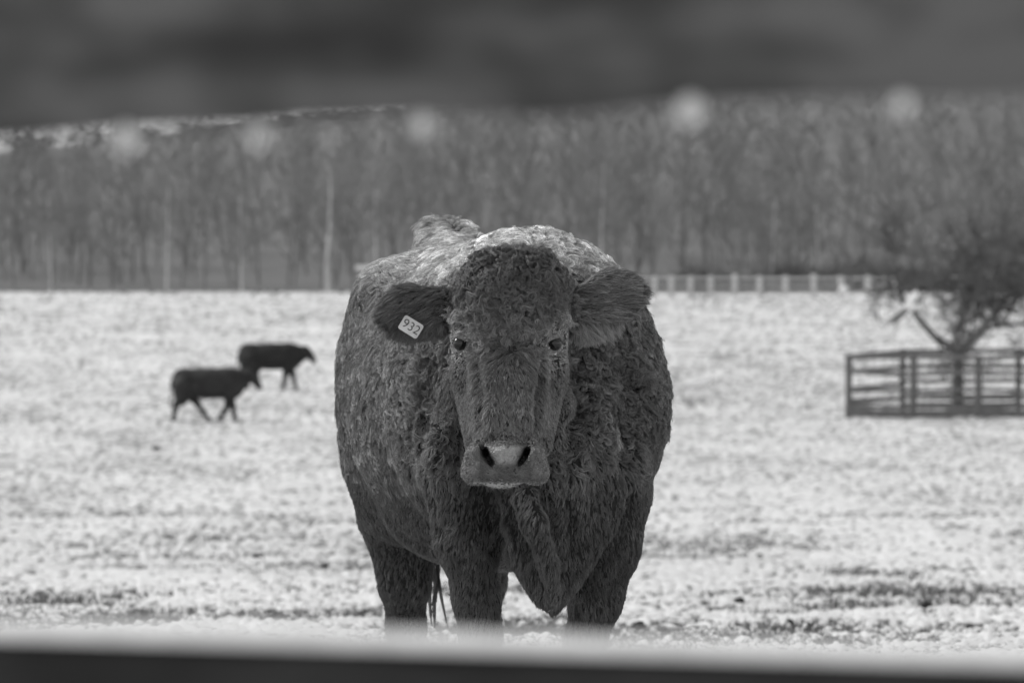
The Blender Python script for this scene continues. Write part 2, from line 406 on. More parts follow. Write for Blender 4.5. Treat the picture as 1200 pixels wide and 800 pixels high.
# ------------------------------------------------------------------ far rail fence below the wood
y0 = 238.
ff = thing('rail_fence', 'long pale post and rail fence at the far field edge right of the big cow', 'fence', (float((870 - 600) / FPX * y0), y0, float(gz(y0))))
xs = [690, 708, 727, 747, 767, 786.5, 809, 832.7, 861, 890, 920.5, 953.5, 985, 1017, 1050]
for i, px in enumerate(xs):
    x = (px - 600) / FPX * y0
    hgt = 1.05 + (.1 if px in (861, 953.5) else 0)
    beam('post', (x, y0, gz(y0) - .1), (x, y0, gz(y0) + hgt), .26, .26, M['far_fence_wood'], ff, i)
for i in range(len(xs) - 1):
    xa, xb = (xs[i] - 600) / FPX * y0, (xs[i + 1] - 600) / FPX * y0
    for h in (.22, .55, .92):
        beam('rail', (xa + .01, y0 - .16, gz(y0) + h), (xb - .01, y0 - .16, gz(y0) + h), .05, .12, M['far_fence_wood'], ff, i)
# ------------------------------------------------------------------ tree pen and its tree
d0 = 102.
def gx(px, d): return (px - 600) / FPX * d
pen = thing('tree_pen', 'square pen of dark weathered posts and rails around the branching tree', 'fence', (gx(1110, d0), d0, float(gz(d0))))
xl = gx(995, d0); sp = gx(1071, d0) - gx(995, d0); zb = float(gz(d0)); back = d0 + 3.2
for i in range(5):
    x = xl + i * sp; beam('post', (x, d0, zb - .1), (x, d0, zb + 1.38 + .05 * (i % 2)), .16, .16, M['pen_wood'], pen, i, .12)
xb0 = gx(1058, back) - 0 * sp; sb = gx(1126, back) - gx(1058, back)
for i in range(4):
    x = xb0 + i * sb; beam('post', (x, back, zb - .1), (x, back, zb + 1.42), .13, .13, M['pen_wood'], pen, 20 + i)
for i in range(4):
    a, b = xl + i * sp, xl + (i + 1) * sp
    for j, (h, t) in enumerate(((1.33, .13), (.98, .12), (.60, .10), (.42, .08), (.23, .10), (.09, .20))):
        s = .035 * math.sin(i * 2.3 + j * 1.7); beam('rail', (a + .005, d0 - .09, zb + h + s), (b - .005, d0 - .09, zb + h - s + (.02 if j == 0 else 0)), .05, t, M['pen_wood'], pen, i * 7 + j, .25)
for i in range(3):
    a, b = xb0 + i * sb, xb0 + (i + 1) * sb
    for j, (h, t) in enumerate(((1.36, .10), (1.02, .10), (.68, .09), (.34, .09), (.12, .14))):
        beam('rail', (a + .005, back - .09, zb + h), (b - .005, back - .09, zb + h + .02), .05, t, M['pen_wood'], pen, 60 + i * 7 + j)
for j, h in enumerate((1.35, 1.0, .62, .3)):
    beam('rail', (xl - .01, d0 + .07, zb + h), (xb0 - .05, back - .12, zb + h), .05, .09, M['pen_wood'], pen, 90 + j)
    beam('rail', (xl + 4 * sp - .01, d0 + .07, zb + h), (xb0 + 3 * sb + .02, back - .07, zb + h), .05, .09, M['pen_wood'], pen, 95 + j)
def pen_tree():
    g = np.random.default_rng(5); dT = d0 + 1.5
    T = [(np.array([0, 0, -.1]), np.array([0, 0, .7]), .15, .125), (np.array([0, 0, .7]), np.array([.0, .02, 1.45]), .125, .13)]
    C = []
    def branch(p, d, L, r, lvl):
        k = 5 if lvl == 0 else 3; q = p
        for i in range(k):
            d = d + g.normal(0, .36, 3) + np.array([0, 0, .10 if lvl else .12]); d /= np.linalg.norm(d)
            q2 = q + d * L / k; ra, rb = r * (1 - .65 * i / k), r * (1 - .65 * (i + 1) / k)
            ra, rb = max(ra, .012), max(rb, .009); C.append((q, q2, ra, rb))
            if lvl < 3 and not (lvl == 0 and i < 2):
                n = (3, 3, 3)[lvl]
                for _ in range(n):
                    if g.random() < .95:
                        dd = d + g.normal(0, .75, 3) + np.array([0, 0, .12]); dd /= np.linalg.norm(dd)
                        branch(q + (q2 - q) * g.random(), dd, L * g.uniform(.38, .6), rb * .6, lvl + 1)
            q = q2
    top = np.array([0, .02, 1.4])
    for az, el, L, r in ((2.9, .75, 2.9, .10), (.2, .70, 2.9, .10), (-.5, 1.15, 3.0, .07), (2.4, 1.3, 3.1, .075), (-1.7, 1.0, 2.5, .06), (1.6, 1.0, 2.6, .06)):
        branch(top + np.array([math.cos(az) * .06, math.sin(az) * .05, 0]), np.array([math.cos(az) * math.cos(el), math.sin(az) * math.cos(el), math.sin(el)]), L, r, 0)
    t = tree_thing('penned_tree', 'low spreading bare tree with twiggy crown inside the rail pen', 'tree', (gx(1123, dT), dT, float(gz(dT))),
                   (seg_mesh('trunk', T, M['bark'], 8), seg_mesh('crown', C, M['dark_twig'], 3)))
    print('pen tree segs', len(C))
pen_tree()
# ------------------------------------------------------------------ solid shapes from distance fields (smooth unions, then surface nets)
class Field:
    def __init__(s, xs, ys, zs):
        s.ax = [np.asarray(a, np.float32) for a in (xs, ys, zs)]
        s.F = np.full([len(a) for a in s.ax], .5, np.float32)
    def _sl(s, lo, hi):
        sl = []
        for a, l, h in zip(s.ax, lo, hi):
            i = max(int(np.searchsorted(a, l)) - 1, 0); j = min(int(np.searchsorted(a, h)) + 1, len(a)); sl.append(slice(i, j))
        return tuple(sl)
    def _apply(s, sl, D, k, sub):
        A = s.F[sl]
        if sub:
            D = -D; h = np.maximum(k - np.abs(A - D), 0) / k; s.F[sl] = np.maximum(A, D) + h * h * k * .25
        else:
            h = np.maximum(k - np.abs(A - D), 0) / k; s.F[sl] = np.minimum(A, D) - h * h * k * .25
    def grid(s, sl): return np.meshgrid(s.ax[0][sl[0]], s.ax[1][sl[1]], s.ax[2][sl[2]], indexing='ij', sparse=True)
    def ell(s, c, r, k=.05, rot=(0, 0, 0), sub=False):
        c = np.asarray(c, float); r = np.asarray(r, float); m = max(r) + k + .04
        sl = s._sl(c - m, c + m); X, Y, Z = s.grid(sl)
        from mathutils import Euler
        Rm = np.array(Euler(rot).to_matrix().transposed())
        x, y, z = X - c[0], Y - c[1], Z - c[2]
        p = [Rm[i, 0] * x + Rm[i, 1] * y + Rm[i, 2] * z for i in range(3)]
        k0 = np.sqrt(sum((p[i] / r[i]) ** 2 for i in range(3))); k1 = np.sqrt(sum((p[i] / r[i] ** 2) ** 2 for i in range(3)))
        s._apply(sl, (k0 * (k0 - 1) / np.maximum(k1, 1e-6)).astype(np.float32), k, sub)
    def cone(s, a, b, ra, rb, k=.05, sub=False, flat=(1, 1, 1)):
        a = np.asarray(a, float); b = np.asarray(b, float); m = max(ra, rb) / min(flat) + k + .04
        sl = s._sl(np.minimum(a, b) - m, np.maximum(a, b) + m); X, Y, Z = s.grid(sl)
        f = flat; x, y, z = (X - a[0]) * f[0], (Y - a[1]) * f[1], (Z - a[2]) * f[2]; ba = (b - a) * np.array(f); bb = ba @ ba
        t = np.clip((x * ba[0] + y * ba[1] + z * ba[2]) / max(bb, 1e-9), 0, 1)
        D = np.sqrt((x - t * ba[0]) ** 2 + (y - t * ba[1]) ** 2 + (z - t * ba[2]) ** 2) - (ra + (rb - ra) * t)
        s._apply(sl, D.astype(np.float32), k, sub)
    def chain(s, pts, rs, k=.05, flat=(1, 1, 1)):
        for i in range(len(pts) - 1): s.cone(pts[i], pts[i + 1], rs[i], rs[i + 1], k, flat=flat)
    def mesh(s):
        F = s.F; I = F < 0
        c = I[:-1, :-1, :-1].astype(np.int8)
        for d in ((1, 0, 0), (0, 1, 0), (0, 0, 1), (1, 1, 0), (1, 0, 1), (0, 1, 1), (1, 1, 1)):
            c = c + I[d[0]:I.shape[0] - 1 + d[0], d[1]:I.shape[1] - 1 + d[1], d[2]:I.shape[2] - 1 + d[2]]
        act = (c > 0) & (c < 8); ijk = np.argwhere(act); n = len(ijk)
        ids = np.full(act.shape, -1, np.int32); ids[act] = np.arange(n)
        acc = np.zeros((n, 3)); cnt = np.zeros(n)
        cor = [(a, b, d) for a in (0, 1) for b in (0, 1) for d in (0, 1)]
        for A in cor:
            for axx in range(3):
                if A[axx]: continue
                B = list(A); B[axx] = 1
                ia = ijk + A; ib = ijk + B
                fa = F[ia[:, 0], ia[:, 1], ia[:, 2]]; fb = F[ib[:, 0], ib[:, 1], ib[:, 2]]
                m = (fa < 0) != (fb < 0); t = np.where(m, fa / np.where(m, fa - fb, 1), 0)
                for q in range(3):
                    pa = s.ax[q][ia[:, q]]; pb = s.ax[q][ib[:, q]]
                    acc[:, q] += np.where(m, pa + (pb - pa) * t, 0)
                cnt += m
        V = acc / cnt[:, None]
        Q = []
        for axx in range(3):
            o1, o2 = [(1, 2), (2, 0), (0, 1)][axx]
            lo = [slice(None)] * 3; hi = [slice(None)] * 3; lo[axx] = slice(0, -1); hi[axx] = slice(1, None)
            a, b = I[tuple(lo)], I[tuple(hi)]; e = np.argwhere(a != b)
            e = e[(e[:, o1] > 0) & (e[:, o2] > 0) & (e[:, o1] < F.shape[o1] - 1) & (e[:, o2] < F.shape[o2] - 1)]
            ins = a[e[:, 0], e[:, 1], e[:, 2]]
            u = np.zeros(3, int); v = np.zeros(3, int); u[o1] = 1; v[o2] = 1
            g = lambda x: ids[x[:, 0], x[:, 1], x[:, 2]]
            q = np.stack([g(e - u - v), g(e - v), g(e), g(e - u)], 1); q[~ins] = q[~ins][:, ::-1]
            Q.append(q)
        return V, np.concatenate(Q)
def smooth(V, Q, it=2, lam=.5):
    E = np.concatenate([Q[:, [0, 1]], Q[:, [1, 2]], Q[:, [2, 3]], Q[:, [3, 0]]])
    for _ in range(it):
        S = np.zeros_like(V); n = np.zeros(len(V))
        for q in range(3):
            S[:, q] = np.bincount(E[:, 0], V[E[:, 1], q], len(V)) + np.bincount(E[:, 1], V[E[:, 0], q], len(V))
        n = np.bincount(E[:, 0], minlength=len(V)) + np.bincount(E[:, 1], minlength=len(V))
        V = V + lam * (S / n[:, None] - V)
    return V
def vnormals(V, Q):
    N = np.cross(V[Q[:, 2]] - V[Q[:, 0]], V[Q[:, 3]] - V[Q[:, 1]]); out = np.zeros_like(V)
    for c in range(4):
        for q in range(3): out[:, q] += np.bincount(Q[:, c], N[:, q], len(V))
    return out / np.maximum(np.linalg.norm(out, axis=1, keepdims=True), 1e-12)
# ------------------------------------------------------------------ far cows, seen from the side, walking right
M['far_hide'] = simple('far_hide', .012, .03, 6, rough=.7)
M['far_hide_grey'] = simple('far_hide_grey', .018, .04, 5, rough=.7)
M['horn_tone'] = simple('horn_tone', .1, .2, 20)
def far_cow(px, py, d, label, mat, legs, poll, nose_, s=1.0, yaw=0):
    """side view, nose towards +X; legs = list of (x hip, side, x knee, x foot)"""
    f = Field(np.arange(-1.15, 1.35, .02), np.arange(-.42, .42, .02), np.arange(-.05, 1.4, .02))
    f.ell((0, 0, .81), (.74, .29, .33), .1)
    f.ell((-.54, 0, .84), (.27, .25, .29), .08); f.ell((-.62, 0, .68), (.20, .23, .34), .08); f.ell((.44, 0, .80), (.30, .23, .33), .1)
    f.cone((-.7, 0, 1.03), (.45, 0, 1.03), .09, .10, .1)
    hx, hzz = poll; mx, mz = nose_; cx, cz = hx * .45 + mx * .55, hzz * .45 + mz * .55
    f.cone((.42, 0, .86), (hx - .06, 0, hzz - .05), .27, .14, .1, flat=(1, 1.2, 1))
    f.cone((.46, 0, .70), (hx - .06, 0, hzz - .16), .17, .10, .08)
    f.cone((hx, 0, hzz - .03), (cx, 0, cz), .105, .095, .04); f.cone((cx, 0, cz), (mx, 0, mz), .09, .072, .03)
    for sy in (-1, 1): f.cone((hx - .02, sy * .08, hzz), (hx - .07, sy * .22, hzz - .02), .03, .045, .02)
    for xh, sy, xk, xf in legs:
        hind = xh < 0
        y = sy * .14
        if hind:
            f.chain([(xh, y, .78), (xh + .06, y, .58), (xk, y, .38), ((xk + xf) / 2, y, .2), (xf, y, .05)], [.19, .14, .07, .052, .05], .04)
        else:
            f.chain([(xh, y, .70), (xk, y, .38), ((xk + xf) / 2 + .01, y, .2), (xf, y, .05)], [.14, .075, .052, .05], .04)
        f.ell((xf + .02, y, .03), (.06, .045, .035), .02)
    f.chain([(-.78, 0, 1.0), (-.86, 0, .85), (-.87, 0, .45)], [.035, .022, .02], .03); f.ell((-.87, 0, .38), (.03, .03, .12), .02)
    V, Q = f.mesh(); V = smooth(V, Q, 2)
    base = W(px, py, d)
    t = thing('cow', label, 'cow', (base[0], d, float(gz(d))), (0, 0, yaw)); t.scale = (s, s, s)
    link('body', mesh_np('body', V, Q, [mat], True), t)
    return t
far_cow(247, 494, 100., 'smaller dark cow walking right, the nearer and left one of the two in the field', M['far_hide_grey'],
        [(-.60, -1, -.74, -.80), (-.50, 1, -.30, -.06), (.40, -1, .47, .53), (.36, 1, .38, .18)], (.82, 1.06), (1.04, .76), 1.0)
far_cow(319, 455, 117.5, 'black cow walking right, the farther and right one of the two in the field', M['far_hide'],
        [(-.5, -1, -.55, -.62), (-.45, 1, -.42, -.3), (.40, -1, .34, .27), (.42, 1, .50, .58)], (.86, 1.0), (1.04, .70), 1.02)
# ------------------------------------------------------------------ white birds and other small white things
def gull(name, px, py, d, label, wings, ground=False, s=1.0):
    f = Field(np.arange(-.5, .5, .02), np.arange(-.75, .75, .02), np.arange(-.3, .8, .02))
    f.cone((-.16, 0, .0), (.12, 0, .03), .06, .075, .03); f.cone((-.2, 0, .0), (-.36, 0, -.02), .04, .02, .03, flat=(1, .6, 1.6))
    f.ell((.2, 0, .09), (.06, .05, .05), .04); f.cone((.25, 0, .085), (.32, 0, .07), .016, .008, .01)
    V, Q = f.mesh(); p = W(px, py, d); z = float(gz(d)) + .16 if ground else p[2]
    t = thing(name, label, 'bird', (p[0], d, z)); t.scale = (s, s, s)
    link('body', mesh_np('body', smooth(V, Q, 1), Q, [M['white_feather']], True), t)
    for pts, m in wings:
        pts = np.array(pts, float); n = len(pts)
        V = np.concatenate([pts + [0, .0, .008], pts - [0, 0, .008]]); me = bpy.data.meshes.new('wing')
        F = [list(range(n)), list(range(2 * n - 1, n - 1, -1))] + [[i, i + n, (i + 1) % n + n, (i + 1) % n] for i in range(n)]
        me.from_pydata([tuple(v) for v in V], [], F); me.materials.append(m); link('wing', me, t)
    if ground:
        for sy in (-1, 1): link('leg', seg_mesh('leg', [((0, sy * .03, -.03), (0, sy * .03, -.16), .008, .008)], M['grey_feather']), t)
gull('white_gull', 817, 417, 116., 'white gull sitting on the snowy field right of the big cow', [], True, 1.6)
gull('white_gull', 1064, 363, 100.2, 'white gull flying low with raised wing beside the penned tree',
     [([(.1, .05, .05), (-.12, .05, .05), (.02, .25, .34), (.26, .3, .52), (.24, .15, .3)], M['white_feather']),
      ([(.1, -.05, .04), (-.12, -.05, .04), (-.38, -.3, -.16), (-.62, -.4, -.34), (-.3, -.35, -.3)], M['grey_feather'])], s=.85)
def ball():
    f = Field(np.arange(-.4, .4, .03), np.arange(-.4, .4, .03), np.arange(-.4, .4, .03)); f.ell((0, 0, 0), (.24, .24, .26), .02); f.cone((0, 0, .2), (0, 0, .3), .05, .05, .02)
    V, Q = f.mesh(); p = W(989, 340, 237.5)
    t = thing('mooring_float', 'round white float hung on the far fence near its right end', 'float', tuple(p)); link('ball', mesh_np('ball', V, Q, [M['white_paint']], True), t)
    link('cord', seg_mesh('cord', [((0, 0, .29), (0, .1, .55), .02, .02)], M['bark']), t)
ball()
o = thing('white_board', 'short white board on a stake at the wood edge, just left of the cow\'s back', 'sign', (gx(431, 247), 247, float(gz(247))))
o2 = link('board', box_mesh('board', 1.3, .05, .24, M['white_paint']), o, (0, 0, 1.36)); link('stake', box_mesh('stake', .06, .06, 1.6, M['bark']), o, (.45, .06, .75))
# ------------------------------------------------------------------ foreground fence the camera looks through
def build_front_fence():
    dr = 2.55
    t = thing('paddock_fence', 'close blurred wooden fence crossing the very front, snow lying on its lower rail', 'fence', (0, dr, float(gz(dr))))
    def rail(p, q, hy, hz_, mat, seed, name='rail', parent=t, off=None):
        p = np.array(p); q = np.array(q); n = 160; m = 20; V = []
        ts = np.linspace(0, 1, n)
        for i, s in enumerate(ts):
            c = p + (q - p) * s
            for k in range(m):
                a = 2 * math.pi * k / m; cx, sz = math.cos(a), math.sin(a)
                e = .45; yy = math.copysign(abs(cx) ** e, cx) * hy; zz = math.copysign(abs(sz) ** e, sz) * hz_
                nn = float(vnoise(np.array([s * 45.]), np.array([k * .6]), seed)[0] - .5) * .006
                V.append(c + [0, yy + nn * cx, zz + nn * sz + (float(vnoise(np.array([s * 22.]), np.array([.5]), seed + 3)[0]) - .5) * .006])
        V = np.array(V) - np.array(t.location); idx = np.arange(n * m).reshape(n, m)
        F = np.stack([idx[:-1], np.roll(idx, -1, 1)[:-1], np.roll(idx, -1, 1)[1:], idx[1:]], -1).reshape(-1, 4)
        return link(name, mesh_np(name, V, F, [mat], True), parent)
    tw = NT('rail_wood', .75, .3); f1 = tw.noise(8, 2, .5, sc3=(1.0, 2.0, 1.6)); f2 = tw.noise(60, 4, sc3=(.15, 1, 1))
    tw.color(tw.ramp(tw.math('ADD', tw.math('MULTIPLY', f1, .8), tw.math('MULTIPLY', f2, .2)), [(.38, .025), (.5, .07), (.62, .16)])); tw.bump(f2, .5, .004)
    td = NT('dark_rail', .6, .4); g1 = td.noise(9, 5, sc3=(1, 2, 2)); td.color(td.ramp(g1, [(.35, .010), (.7, .035)])); td.bump(g1, .4, .004)  # lower rail has a darker tone than the upper one
    ts = NT('rail_snow', .7, .2); h1 = ts.noise(60, 3); ts.color(ts.ramp(h1, [(.3, .7), (.7, .84)])); ts.bump(h1, .3, .003)
    X = 1.35
    def zline(yl, yr, x):   # height of a line that passes pixel rows yl at x=0 and yr at x=1200
        a = W(0, yl, dr); b = W(1200, yr, dr); s = (x - a[0]) / (b[0] - a[0]); return a[2] + (b[2] - a[2]) * s
    hz1 = .075
    top = rail((-X, dr, zline(160, 112, -X) + hz1), (X, dr, zline(160, 112, X) + hz1), .022, hz1, tw.m, 1)
    hz2 = .06
    bot = rail((-X, dr, zline(734, 768, -X) - hz2), (X, dr, zline(734, 768, X) - hz2), .03, hz2, td.m, 5)
    # snow along the top of the lower rail, thinner in places
    n = 260; V = []; F = []; m = 7
    for i in range(n):
        x = -X + 2 * X * i / (n - 1); z0 = zline(734, 768, x)
        h = .006 + .006 * float(fbm(np.array([x * 6.]), np.array([.3]), 8, 3)[0])
        h *= .8 + .2 * float(vnoise(np.array([x * 40.]), np.array([1.]), 2)[0]); wv = .027
        for k in range(m):
            a = math.pi * k / (m - 1); V.append([x, -math.cos(a) * wv, z0 - t.location.z - .004 + h * math.sin(a)])
    idx = np.arange(n * m).reshape(n, m); F = np.stack([idx[:-1, :-1], idx[1:, :-1], idx[1:, 1:], idx[:-1, 1:]], -1).reshape(-1, 4)
    link('snow_ridge', mesh_np('snow_ridge', np.array(V), F, [ts.m], True), t)
    for x in (-X + .06, X - .06):
        o = link('post', box_mesh('post', .1, .1, 1.75, M['weathered_wood'], .01, .02, 3, 6), t, (x, .085, .8))
    # drops of melt water under the upper rail, whitened to paint in glints
    g = bpy.data.materials.new('glint_white_water'); g.use_nodes = True; nb = g.node_tree.nodes['Principled BSDF']
    nb.inputs['Transmission Weight'].default_value = .25; nb.inputs['Base Color'].default_value = (.95, .95, .95, 1); nb.inputs['Roughness'].default_value = 0; nb.inputs['IOR'].default_value = 1.33
    for px, py, r, lab in ((148, 163, .0072, 'brightest drop at the left end of the upper rail'), (303, 157, .0056, 'second water drop from the left under the upper rail'),
                      (495, 147, .0060, 'water drop under the upper rail, above and left of the tailhead'), (809, 129, .0076, 'large water drop under the upper rail, above the right ear'),
                      (1058, 122, .0056, 'rightmost water drop hanging from the upper rail')):
        p = W(px, py, dr - .024)
        f = Field(np.arange(-.01, .01, .0008), np.arange(-.01, .01, .0008), np.arange(-.012, .02, .0008))
        f.ell((0, 0, 0), (r, r, r * 1.05), .002)
        V, Q = f.mesh(); link('water_drop', mesh_np('water_drop', smooth(V, Q, 2), Q, [g], True), loc=tuple(p), label=lab, category='water drop', group='drops hanging under the upper rail')
build_front_fence()
# ------------------------------------------------------------------ the big cow
A0 = np.array([.103, 12.35]); EB = np.array([-.168, .986]); ER = np.array([.986, .168]); YAW = math.atan2(.168, .986)
def BP(t, lat, zr):
    q = A0 + EB * t + ER * lat; return np.array([q[0], q[1], CZ + zr])
def spaced(segs):
    out = []
    for a, b, st in segs: out.append(np.arange(a, b, st))
    return np.concatenate(out)
def build_cow():
    f = Field(spaced([(-.66, -.40, .014), (-.40, -.16, .008), (-.16, .16, .0055), (.16, .40, .008), (.40, .66, .014)]),
              spaced([(11.5, 11.95, .0065), (11.95, 12.3, .009), (12.3, 14.75, .018)]),
              spaced([(-.35, .38, .014), (.38, .70, .0055), (.70, 1.30, .0075), (1.30, 1.46, .014)]))
    E = f.ell; Cn = f.cone; rz = (0, 0, YAW)
    # trunk of the body
    E(BP(.98, -.01, -.575), (.388, .82, .43), .1, rz)
    E(BP(1.42, -.01, -.43), (.35, .42, .29), .12, rz)
    for s in (-1, 1): E(BP(1.32, s * .23, -.27), (.10, .16, .09), .1, rz)
    Cn(BP(.3, -.02, -.28), BP(1.3, -.02, -.27), .13, .13, .12)
    Cn(BP(1.3, 0, -.26), BP(1.72, .01, -.155), .12, .09, .1)
    E(BP(1.78, -0.015, -.112), (.055, .08, .035), .06)
    E(BP(.30, .03, -.29), (.19, .30, .15), .1, rz)
    E(BP(.38, .17, -.56), (.21, .36, .34), .1, rz)
    E(BP(.35, -.16, -.56), (.22, .32, .36), .1, rz)
    E(BP(.10, .03, -.66), (.24, .24, .27), .1, rz)
    # brisket hanging to a point
    Cn(BP(-.02, .0, -.70), BP(-.06, .0, -.96), .19, .075, .08)
    Cn(BP(-.06, .0, -.92), BP(-.09, -.008, -1.075), .072, .016, .045)
    Cn(BP(.0, .08, -.75), BP(.1, .12, -.88), .17, .10, .08)
    Cn(W(604, 625, 12.26), W(636, 698, 12.24), .055, .028, .04); Cn(W(694, 620, 12.27), W(655, 694, 12.24), .065, .028, .04)
    # neck
    Cn(BP(.35, .0, -.36), W(600, 390, 12.36), .27, .13, .1)
    Cn(BP(.2, -.02, -.52), W(597, 470, 12.32), .26, .12, .1)
    # dewlap folds under the chin
    f.chain([W(612, 585, 12.08), W(626, 615, 12.06), W(641, 660, 12.10), W(646, 704, 12.15)], [.026, .026, .024, .018], .035)
    f.chain([W(650, 470, 12.15), W(655, 560, 12.13), W(668, 640, 12.22)], [.05, .045, .03], .07)
    f.chain([W(545, 450, 12.2), W(530, 540, 12.2), W(525, 600, 12.25)], [.05, .045, .04], .07)
    # fore legs
    z12 = float(gz(12.4))
    def hoof(x, y, sgn=1):
        g = float(gz(y))
        for q in (-1, 1): E((x + q * .026, y - .03, g + .035), (.028, .07, .045), .012)
    f.chain([W(548, 560, 12.42), W(548, 630, 12.40), W(558, 700, 12.42), W(563, 745, 12.42)], [.13, .082, .054, .052], .05)
    a = W(563, 745, 12.42); f.chain([a, (a[0] + .01, 12.42, .18 + z12), (a[0] + .01, 12.38, .07 + z12)], [.052, .04, .05], .03); hoof(a[0] + .01, 12.38)
    f.chain([W(708, 585, 12.44), W(707, 640, 12.40), W(699, 700, 12.42), W(686, 750, 12.42)], [.125, .09, .062, .052], .05)
    a = W(686, 750, 12.42); f.chain([a, (a[0] - .01, 12.42, .18 + z12), (a[0] - .01, 12.38, .07 + z12)], [.052, .04, .05], .03); hoof(a[0] - .01, 12.38)
    # hind legs
    z14 = float(gz(14.1))
    E(BP(1.52, -.19, -.68), (.17, .28, .34), .1, rz); E(BP(1.52, .19, -.68), (.17, .28, .34), .1, rz)
    for px, sh in ((472, 0), (560, 0)):
        f.chain([W(px - 2, 610, 13.95), W(px + 2, 680, 13.95), W(px + 4, 735, 14.08)], [.13, .068, .056], .06)
        a = W(px + 4, 735, 14.08); f.chain([a, (a[0], 14.15, .36 + z14), (a[0], 14.05, .08 + z14)], [.056, .042, .05], .03); hoof(a[0], 14.0)
    E(BP(1.0, 0, -.90), (.28, .5, .14), .12, rz)
    # head: skull, cheeks, nose bridge
    H = W
    Cn(H(598, 364, 12.10), H(597, 402, 12.06), .118, .124, .05)
    E(H(602, 337, 12.08), (.098, .09, .070), .05); E(H(578, 345, 12.05), (.06, .06, .055), .04); E(H(628, 343, 12.05), (.06, .06, .055), .04); E(H(582, 318, 12.06), (.04, .05, .026), .03); E(H(622, 316, 12.06), (.04, .05, .024), .03)
    E(H(599, 352, 12.0), (.105, .07, .10), .045, (-.2, 0, 0))
    Cn(H(597, 400, 12.02), H(595, 500, 11.86), .118, .082, .05, flat=(1, 1, 1))
    Cn(H(597, 430, 12.16), H(594, 530, 11.92), .12, .07, .05)
    Cn(H(595, 470, 11.90), H(593, 520, 11.80), .085, .075, .04)
    for s, px in ((-1, 548), (1, 647)): 
        E(H(597 + s * 50, 395, 12.0), (.040, .045, .05), .03)            # brow
        E(H(597 + s * 47, 430, 12.04), (.045, .06, .06), .04)            # cheek bone
        Cn(H(597 + s * 43, 450, 12.05), H(596 + s * 32, 520, 11.88), .048, .040, .04)
    # muzzle
    E(H(592, 540, 11.77), (.085, .085, .062), .03)
    for s in (-1, 1):
        E(H(592 + s * 31, 541, 11.735), (.036, .055, .048), .022, (0, s * .25, 0))   # nostril wing
        E(H(592 + s * 36, 553, 11.76), (.034, .05, .032), .02)
    E(H(592, 532, 11.700), (.050, .03, .030), .02)
    E(H(592, 551, 11.705), (.050, .032, .026), .02)
    E(H(588, 563, 11.765), (.050, .055, .0195), .008)                   # lower lip and chin
    Cn(H(560, 563, 11.695), H(590, 559, 11.66), .0045, .0045, .01, sub=True); Cn(H(590, 559, 11.66), H(620, 563, 11.695), .0045, .0045, .01, sub=True)
    for s in (-1, 1):
        for dd in (0, .02, .04): Cn(H(593 + s * 29, 521, 11.668 + dd), H(593 + s * 17, 543, 11.662 + dd), .0060, .0085, .006, sub=True)
        E(H(593 + s * 24, 531, 11.70), (.010, .045, .012), .008, sub=True)
    for s in (-1, 1):
        f.chain([H(592 + s * 32, 516, 11.69), H(592 + s * 35, 530, 11.672), H(592 + s * 27, 545, 11.672), H(592 + s * 19, 549, 11.672)], [.007, .0095, .009, .006], .012)
        Cn(H(592 + s * 44, 535, 11.70), H(592 + s * 38, 556, 11.685), .003, .003, .01, sub=True)
    Cn(H(592, 546, 11.663), H(592, 560, 11.66), .002, .0035, .008, sub=True)
    # eye hollows
    for px in (538, 651):
        s = -1 if px < 597 else 1
        E(H(px + s * 1, 403, 11.955), (.016, .03, .0155), .010, (0, 0, s * -.5), sub=True)
        f.chain([H(px - s * 11, 410, 11.945), H(px, 411.5, 11.955), H(px + s * 8, 408, 11.985)], [.0045, .006, .005], .008)
        f.chain([H(px - s * 10, 397, 11.94), H(px - s * 1, 393.5, 11.945), H(px + s * 8, 397, 11.985)], [.008, .0095, .007], .008)
    # ears: thin cupped leaves
    def ear(root, tip, half, drop):
        root = np.array(root); tip = np.array(tip); mid = (root + tip) / 2; d = tip - root; L = np.linalg.norm(d); ang = math.atan2(d[2], d[0])
        E(mid, (L * .56, .021, half), .035, (0, -ang, 0)); E(root + d * .1, (.05, .035, .045), .04)
        E(root + d * .62 + np.array([0, .008, half * .12]), (L * .36, .019, half * 1.02), .02, (0, -ang, 0))
        E(mid + np.array([0, -.026, -.004]), (L * .46, .022, half * .66), .010, (0, -ang, 0), sub=True)
    ear(H(530, 362, 12.13), H(449, 366, 12.12), .059, 0)
    ear(H(668, 366, 12.13), H(748, 338, 12.12), .062, 0)
    # creases and folds following the surface as it stands
    def surf(px, py, d0=11.6):
        for d in np.arange(d0, 14.4, .006):
            p = W(px, py, d); i = [min(int(np.searchsorted(a, v)), len(a) - 1) for a, v in zip(f.ax, p)]
            if f.F[i[0], i[1], i[2]] < 0: return d
        return None
    def line(pts, r, sink, k, sub):
        P_ = []
        for i in range(len(pts) - 1):
            for q in (0, .5): P_.append((pts[i][0] + (pts[i + 1][0] - pts[i][0]) * q, pts[i][1] + (pts[i + 1][1] - pts[i][1]) * q))
        P_.append(pts[-1]); out = []
        for a_ in P_:
            d = surf(*a_)
            if d and d < 13.6: out.append(W(a_[0], a_[1], d + sink))
        for a_, b_ in zip(out[:-1], out[1:]):
            if abs(a_[1] - b_[1]) < .12: Cn(a_, b_, r, r, k, sub=sub)
    line([(672, 405), (675, 470), (668, 540)], .022, -.004, .03, True)
    line([(662, 590), (671, 650), (664, 696)], .020, -.008, .025, True)
    line([(592, 585), (616, 640), (634, 690)], .018, -.008, .025, True)
    line([(572, 585), (580, 630), (588, 662)], .026, -.010, .03, True)
    line([(742, 585), (732, 620), (712, 652), (684, 690)], .022, -.010, .03, True)
    line([(506, 430), (498, 500), (500, 560), (512, 620)], .024, -.010, .03, True)
